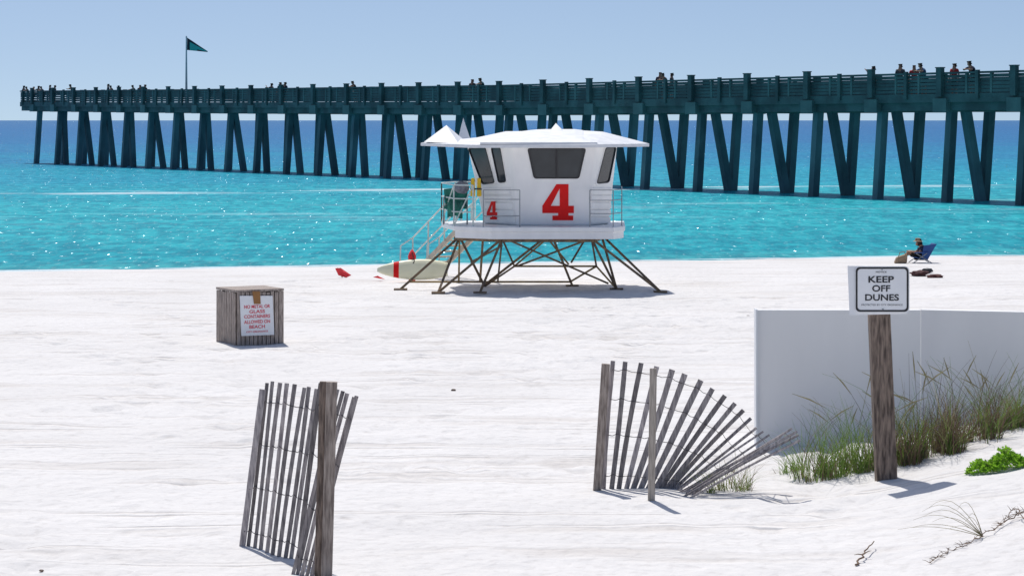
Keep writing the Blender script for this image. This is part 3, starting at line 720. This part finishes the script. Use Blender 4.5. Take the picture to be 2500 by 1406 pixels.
right = [(1494,881,1474,1192,11),(1528,884,1493,1190,12),(1566,888,1512,1190,12),(1603,892,1530,1190,12),(1641,902,1546,1190,14),(1675,911,1565,1190,14),(1711,929,1584,1191,14),(1742,948,1600,1192,13),(1770,965,1614,1192,12),
         (1794,984,1626,1192,11),(1815,1001,1637,1193,10),(1831,1022,1645,1194,8),(1849,1046,1652,1196,6),(1866,1052,1656,1198,5),(1877,1060,1664,1200,5),(1888,1074,1658,1202,5),(1905,1068,1664,1203,5),(1918,1058,1676,1205,5),(1934,1048,1690,1206,5),(1949,1050,1680,1208,6),(1951,1064,1672,1211,5),(1954,1072,1690,1213,5)]
slat_fence('sand_fence', 'right sand fence fanning out and collapsing toward the dune grass', None, right, (.10,.42,.70,.93),
           [(1479,888,1458,1194,20,'woodpost')])
g = GP(1589,1225); p1 = UP(1595,899,g.y)
m = MB(); m.beam(g-Vector((0,0,.3)), p1, 17*g.y/F, .05, (0,1,0)); tag(m.build('wooden_stake', M['stake'], loc=g, bevel=.005), 'single pale upright wooden stake in front of the right sand fence', 'stake')

# ---------------------------------------------------------------- white wall
DW = F*H/(1094-HY)
w0 = XZ(1849,DW,0); w1 = XZ(2248,DW,0); zt_w = H-(757-HY)/F*DW
w2 = UP(2760,733,DW-.75); 
wl = thing('white_wall', 'low plain white wall behind the dune grass on the right', 'wall', (w0+w1)/2)
def slab(a, b, za, zb, th, mt, nm):
    d = (b-a).normalized(); n = Vector((-d.y, d.x, 0))
    if n.y < 0: n = -n
    m = MB(); q = [Vector((a.x,a.y,-.3)), Vector((b.x,b.y,-.3)), Vector((b.x,b.y,-.3))+n*th, Vector((a.x,a.y,-.3))+n*th]
    t = [Vector((a.x,a.y,za)), Vector((b.x,b.y,zb)), Vector((b.x,b.y,zb))+n*th, Vector((a.x,a.y,za))+n*th]
    m.hexa(q, t); return m.build(nm, mt, wl)
slab(w0, w1, zt_w, zt_w, .16, M['wallw'], 'wall_panel')
w1b = Vector((w1.x+.001, w1.y-.006, 0)); slab(w1b, Vector((w2.x,w2.y,0)), zt_w+.003, zt_w+.01, .16, M['wallw_shaded'], 'wall_panel')
m = MB(); m.box((w0.x-.012, w0.y+.06, zt_w/2-.15), (.02,.2,zt_w+.32)); m.build('end_trim', M['signw'], wl)

# ---------------------------------------------------------------- keep off dunes sign
g = GP(2163,1166); D = g.y
sn = thing('warning_sign', 'white KEEP OFF DUNES sign on a weathered wooden post in the dune grass', 'sign', g)
m = MB(); tp = UP(2143,700,D); d = (tp-g).normalized(); m.beam(g-d*.4, tp, 50*D/F, 42*D/F, (0,1,0)); m.build('post', M['wooddark'], sn, bevel=.008)
pp = (Vector((0, D-.12, 0)), Vector((0,-1,0)))
m = MB(); patch(m, [(2069,649),(2212,651),(2215,766),(2074,769)], (Vector((0,D-.105,0)), Vector((0,-1,0))), .01, 0); m.build('back_panel', M['signw'], sn)
def rrect(x0, y0, x1, y1, r, n=5):
    P = []
    for (cx, cy, a0) in ((x1-r,y0+r,-90),(x1-r,y1-r,0),(x0+r,y1-r,90),(x0+r,y0+r,180)):
        for i in range(n+1): a = R(a0+90*i/n); P.append((cx+r*math.cos(a), cy+r*math.sin(a)))
    return P
m = MB(); patch(m, rrect(2087,650,2220,763,11), pp, .008, 0); fp = m.build('sign_panel', M['signw'], sn)
m = MB(); o_ = rrect(2089,652,2218,761,10); i_ = rrect(2093.5,656.5,2213.5,756.5,8)
for k in range(len(o_)):
    j = (k+1) % len(o_); patch(m, [o_[k], o_[j], i_[j], i_[k]], pp, .011, .006)
m.build('border', M['black'], fp)
m = MB(); s_ = D/F
for txt, x, y, w, h, th in (('KEEP',2151,682,62,16,.022),('OFF',2151,704,44,16,.022),('DUNES',2153,726,82,16,.022),('PROTECTED BY CITY ORDINANCE',2153,744,100,4,.0),('NOTICE',2151,664,26,4,.01)):
    C_ = onplane(x, y, pp)+Vector((0,-.012,0)); text_fit(m, txt, C_, Vector((1,0,0)), Vector((0,0,1)), w*s_, h*s_, th)
m.build('lettering', M['black'], fp)
for (x, y) in ((2153,657),(2155,755)):
    m = MB(); q = onplane(x, y, pp); m.tube([q+Vector((0,-.0135,0)), q+Vector((0,-.02,0))], .010, 8); m.build('bolt', M['railg'], fp)

# ---------------------------------------------------------------- grass
def clump(label, cx, cy, n, spread, h, lean=.5, mix=(.35,.3,.1,.25), wid=.008, seed=1, depth=.5, name='grass_clump'):
    rnd = random.Random(seed); c = GP(cx, cy); m = MB()
    tufts = [(rnd.uniform(0, 6.283), spread*math.sqrt(rnd.random()), rnd.uniform(.45,1), rnd.uniform(-.4,.4), rnd.random()) for _ in range(max(4, n//26))]
    for _ in range(n):
        ta, tr, th, tl, tm = rnd.choice(tufts); X = c.x+tr*math.cos(ta)+rnd.gauss(0,.04); Y = c.y+tr*math.sin(ta)*depth+rnd.gauss(0,.03)
        short = rnd.random() < .35
        z = gz(X, Y)-.02; hh = h*th*(rnd.uniform(.15,.45) if short else rnd.uniform(.45,1)); 
        if rnd.random() < .06: hh *= 1.35
        ln = tl+rnd.gauss(0, lean*(1.8 if short else 1))+.25*tr*math.cos(ta)/max(spread,.01); ly = rnd.gauss(0, lean*.6)
        w = wid*rnd.uniform(.45,1.2); fa = rnd.uniform(-1,1); sx = Vector((math.cos(fa), math.sin(fa), 0)); P = []
        N_ = 5; curl = rnd.uniform(.3,1.3)
        for i in range(N_+1):
            t = i/N_; b = t**(1+curl)
            p = Vector((X+ln*hh*b, Y+ly*hh*b, z+hh*(t-.28*min(abs(ln),1.2)*b*t)))
            ww = w*(1-t**1.5)*.5+.0006; P += [p-sx*ww, p+sx*ww]
        u = (rnd.random()*.6+tm*.4) if not short else rnd.random(); mi = 0; acc = 0
        mx_ = mix if not short else (.35,.32,.18,.15)
        for q, f in enumerate(mx_):
            acc += f
            if u < acc: mi = q; break
        m.add(P, [[2*i,2*i+1,2*i+3,2*i+2] for i in range(N_)], mi)
    o = m.build(name, [M['gr1'], M['gr2'], M['gr3'], M['gr4']], loc=c)
    return tag(o, label, 'grass')
clump('green grass clump left of the sign post, next to the collapsed fence end', 2025,1165, 480, .42, .92, .45, (.70,.10,.12,.08), seed=1)
clump('green grass clump directly behind the sign post', 2150,1140, 420, .38, .95, .42, (.55,.22,.10,.13), seed=2)
clump('dense reddish grass clump just right of the sign post', 2250,1120, 680, .44, .92, .42, (.34,.38,.12,.16), seed=3)
clump('large brown grass clump halfway between the sign post and the right edge', 2345,1085, 480, .46, .85, .45, (.30,.40,.16,.14), seed=4)
clump('grass clump with green tips above the bright green leafy plant', 2430,1055, 320, .40, .78, .5, (.46,.26,.18,.1), seed=5)
clump('grass clump at the right edge in front of the white wall', 2510,1040, 260, .38, .78, .5, (.5,.24,.17,.09), seed=6)
clump('sparse yellowish grass sprouting through the collapsed end of the right fence', 1780,1198, 200, .5, .48, .75, (.42,.13,.40,.05), seed=7, wid=.006)
clump('short grass tuft at the foot of the dune between fence and clumps', 1945,1160, 110, .2, .6, .6, (.65,.1,.22,.03), seed=8)
def wisps(label, cx, cy, n, spread, h, seed):
    rnd = random.Random(seed); c = GP(cx, cy); m = MB()
    for _ in range(n):
        X = c.x+rnd.uniform(-spread, spread); Y = c.y+rnd.uniform(-.15,.15); z = gz(X, Y); hh = h*rnd.uniform(.6,1); ln = rnd.uniform(-.8,.8)
        P = [Vector((X+ln*hh*(t**1.8), Y, z+hh*(t-.28*abs(ln)*t**3))) for t in [i/7 for i in range(8)]]
        m.tube(P, [.0036*(1-.75*i/7) for i in range(8)], 4, mi=rnd.choice((0,1,2,2)))
        if rnd.random() < .4: m.tube([P[-3], P[-2], P[-1]], [.003,.008,.002], 4)
    return tag(m.build('dry_grass', [M['gr3'], M['gr2'], M['gr1']], loc=c), label, 'grass')
wisps('tall thin dry stems rising in front of the white wall right of the sign post', 2260,1110, 38, .8, 1.2, 11)
wisps('thin dry stems reaching over the wall at the right edge', 2430,1060, 30, .55, 1.1, 12)
wisps('thin dry stems leaning over the sand left of the sign post', 2020,1150, 18, .4, .95, 13)
c = GP(2442,1146); m = MB(); rnd = random.Random(4)
for _ in range(1500):
    a = rnd.uniform(0, 6.28); rr = .35*math.sqrt(rnd.random()); X = c.x+rr*math.cos(a); Y = c.y+rr*math.sin(a)*.5; hz = .15*(1-(rr/.37)**2)*rnd.uniform(.3,1.1)*(1+.35*math.sin(X*19))
    p = Vector((X, Y, gz(X, Y)+.01+hz)); d = Vector((rnd.uniform(-1,1), rnd.uniform(-1,.4), rnd.uniform(0,1.0))).normalized(); s = d.cross(Vector((rnd.random(),rnd.random(),rnd.random()))).normalized(); l = rnd.uniform(.03,.05)
    m.add([p, p+d*l*.5+s*l*.34, p+d*l, p+d*l*.5-s*l*.34], [[0,1,2,3]], 0 if rnd.random() < .88 else 1)
tag(m.build('leafy_plant', [M['leaf'], M['gr1']], loc=c), 'low bright green leafy plant on the dune at the right edge', 'plant')
def runner(label, pts, r, seed, n=30, name='dry_vine'):
    rnd = random.Random(seed); P = [GP(x, y)+Vector((0,0,h)) for x, y, h in pts]; Q = []
    for a, b in zip(P, P[1:]):
        for i in range(6): Q.append(a.lerp(b, i/6)+Vector((rnd.uniform(-.02,.02), rnd.uniform(-.02,.02), rnd.uniform(0,.02))))
    Q.append(P[-1]); m = MB(); m.tube(Q, [r*(1-.6*i/len(Q)) for i in range(len(Q))], 5)
    for _ in range(n):
        p = rnd.choice(Q); d = Vector((rnd.uniform(-1,1), rnd.uniform(-.4,.4), rnd.uniform(-.1,.5))).normalized()*rnd.uniform(.02,.08)
        m.tube([p, p+d*.5+Vector((0,0,.005)), p+d], [r*.5,r*.4,r*.15], 4)
    return tag(m.build(name, M['twig'], loc=P[0]), label, 'vine' if name == 'dry_vine' else 'twig')
runner('dry brown creeping vine trailing down the dune at the lower right corner', [(2510,1262,.06),(2470,1272,.03),(2420,1308,.04),(2370,1330,.02),(2320,1352,.02),(2270,1376,.01)], .0055, 1, 80)
runner('short dry vine branch at the right edge above the creeping vine', [(2512,1290,.02),(2480,1262,.08),(2440,1290,.03)], .0055, 2, 40)
runner('dark broken stick poking out of the sand at the lower right', [(2092,1380,.0),(2112,1362,.03),(2134,1342,.08)], .010, 3, 2, name='dry_twig')
c = GP(2400,1315); m = MB(); rnd = random.Random(9)
for i in range(11):
    ex = -1*rnd.uniform(.15,.85); hz = rnd.uniform(.10,.45)
    P = [c+Vector((ex*t, -.1*t, .02+hz*math.sin(t*2.2)*.8)) for t in [j/7 for j in range(8)]]; m.tube(P, [.0032*(1-.7*j/7) for j in range(8)], 4, mi=0)
tag(m.build('grass_runner', M['gr3'], loc=c), 'thin arching straw coloured grass stems on the dune at the lower right', 'grass')
for (x, y, s, lb) in ((1107,953,.035,'small dark pebble alone on the sand between the two fences'), (101,1393,.02,'tiny dark shell fragment at the lower left corner'), (1826,773,.04,'tiny dark speck of seaweed on the sand left of the white wall')):
    p = GP(x, y); tag(blob('pebble', p+Vector((0,0,s*.2)), (s,s*.7,s*.5), M['wooddark'], seed=x), lb, 'pebble')

# ---------------------------------------------------------------- sunbather
g = GP(2246,642)
cc = thing('beach_chair', 'low blue beach chair by the waterline at the right', 'beach chair', g)
m = MB(); q = lambda x, y, z: g+Vector((x,y,z))
m.hexa([q(-.22,-.28,.16),q(.18,-.28,.12),q(.18,.28,.12),q(-.22,.28,.16)], [q(-.22,-.28,.18),q(.18,-.28,.14),q(.18,.28,.14),q(-.22,.28,.18)]); m.build('seat', M['blue'], cc)
m = MB(); m.hexa([q(.08,-.28,.14),q(.08,.28,.14),q(.11,.28,.13),q(.11,-.28,.13)], [q(.36,-.28,.54),q(.36,.28,.54),q(.42,.28,.53),q(.42,-.28,.53)]); m.build('backrest', M['blue'], cc)
m = MB(); m.hexa([q(-.02,-.285,.12),q(.16,-.285,.10),q(.16,-.30,.10),q(-.02,-.30,.12)], [q(.06,-.285,.50),q(.41,-.285,.54),q(.41,-.30,.54),q(.06,-.30,.50)]); m.build('side_panel', M['blue'], cc)
for s in (-.29,.29):
    for a, b in (((-.26,0),(.16,.30)),((.30,0),(-.16,.28))):
        m = MB(); m.tube([q(a[0],s*1.08,a[1]), q(b[0],s*1.08,b[1])], .013, 6); m.build('leg', M['railg'], cc)
    m = MB(); m.box(q(-.02,s*1.1,.30), (.36,.05,.025)); m.build('armrest', M['blue'], cc)
J = dict(pel=(.03,0,.24), bel=(.08,0,.35), che=(.12,0,.46), nb=(.07,0,.55), hd=(-.02,0,.60), fwd=(-.9,0,-.4))
for s, qy in (('l',-1),('r',1)):
    J['sh'+s] = (.11,qy*.17,.48); J['el'+s] = (-.04,qy*.25,.34); J['wr'+s] = (-.24,qy*.20,.36)
    J['hi'+s] = (.0,qy*.09,.22); J['kn'+s] = (-.34,qy*.11,.38 if qy < 0 else .30); J['an'+s] = (-.52,qy*.12,.06); J['to'+s] = (-.64,qy*.12,.04)
PROTO.append(figure(J))
pr = person(g+Vector((-.03,0,0)), 0, 3, CL['navy'], CL['black'], 'person in dark top and straw hat sitting in the blue beach chair facing left', sc=.88)
m = MB(); hp = Vector((-.03,0,.695))
for ra, rb, za, zb in ((.17,.10,-.015,.01),(.095,.085,.01,.08),(.085,.02,.08,.09)):
    nn = 16; A = [hp+Vector((ra*math.cos(6.283*i/nn), ra*math.sin(6.283*i/nn), za)) for i in range(nn)]; B = [hp+Vector((rb*math.cos(6.283*i/nn), rb*math.sin(6.283*i/nn), zb)) for i in range(nn)]
    m.add(A+B, [[i,(i+1) % nn,nn+(i+1) % nn,nn+i] for i in range(nn)])
ORG[pr.name] = Vector((0,0,0)); m.build('hat', M['straw'], pr, smooth=True)
p = GP(2199,643); tb = thing('tote_bag', 'tan beach bag on the sand left of the seated person', 'bag', p)
m = MB(); m.hexa([p+Vector(a) for a in ((-.19,-.1,0),(.16,-.1,0),(.16,.1,0),(-.19,.1,0))], [p+Vector(a) for a in ((-.12,-.11,.17),(.18,-.11,.27),(.18,.11,.27),(-.12,.11,.17))]); m.build('body', M['straw'], tb, bevel=.04)
m = MB(); m.tube([p+Vector((-.08,-.1,.18)), p+Vector((-.04,-.1,.30)), p+Vector((.08,-.1,.33)), p+Vector((.12,-.1,.24))], .012, 6); m.build('handle', M['straw'], tb)
p = GP(2245,674)
tag(blob('towel', p+Vector((0,0,.06)), (.22,.2,.08), M['darkred'], seed=5, amp=.6), 'crumpled dark brown towel on the sand in front of the blue chair', 'towel')
p = GP(2282,679)
tag(blob('bundle', p+Vector((0,0,.04)), (.19,.14,.05), mat('maroon', (.10,.035,.03), .9), seed=8, amp=.6), 'flat maroon bundle lying right of the crumpled towel', 'bundle')
p = GP(2264,667)
tag(blob('black_bag', p+Vector((0,0,.07)), (.14,.12,.06), M['black'], seed=9, amp=.5), 'small black bag lying behind the crumpled brown towel', 'bag')

# ---------------------------------------------------------------- light, sky, camera
EL, AZ = R(62), R(-16)
s = Vector((math.sin(AZ)*math.cos(EL), math.cos(AZ)*math.cos(EL), math.sin(EL)))
sd_ = bpy.data.lights.new('sun', 'SUN'); sd_.energy = 3.5; sd_.angle = R(.5); sd_.color = (1,.965,.91)
so = bpy.data.objects.new('sun', sd_); COL.objects.link(so); so.rotation_euler = s.to_track_quat('Z','Y').to_euler(); so.location = (0,0,60)
w = bpy.data.worlds.new('World'); scene.world = w; w.use_nodes = True; nt = w.node_tree; N = nt.nodes; L = nt.links
bg = N['Background']; sk = N.new('ShaderNodeTexSky'); sk.sky_type = 'NISHITA'; sk.sun_disc = False; sk.sun_elevation = EL; sk.sun_rotation = AZ
sk.air_density = 1.0; sk.dust_density = .9; sk.ozone_density = 1.2
tc = N.new('ShaderNodeTexCoord'); mp = N.new('ShaderNodeVectorMath'); mp.operation = 'MULTIPLY_ADD'; mp.inputs[1].default_value = (1,1,2.0); mp.inputs[2].default_value = (0,0,.14)
nm = N.new('ShaderNodeVectorMath'); nm.operation = 'NORMALIZE'
L.new(tc.outputs['Generated'], mp.inputs[0]); L.new(mp.outputs[0], nm.inputs[0]); L.new(nm.outputs[0], sk.inputs['Vector'])
L.new(sk.outputs[0], bg.inputs[0]); bg.inputs[1].default_value = .108
cam = bpy.data.cameras.new('camera'); co = bpy.data.objects.new('camera', cam); COL.objects.link(co)
co.location = (0,0,H); co.rotation_euler = (R(90),0,0); cam.sensor_width = 36; cam.lens = F/2500*36; cam.shift_y = -(703-HY)/2500; cam.clip_end = 60000; cam.clip_start = .5
scene.camera = co
scene.view_settings.view_transform = 'Standard'; scene.view_settings.look = 'None'; scene.view_settings.exposure = 0
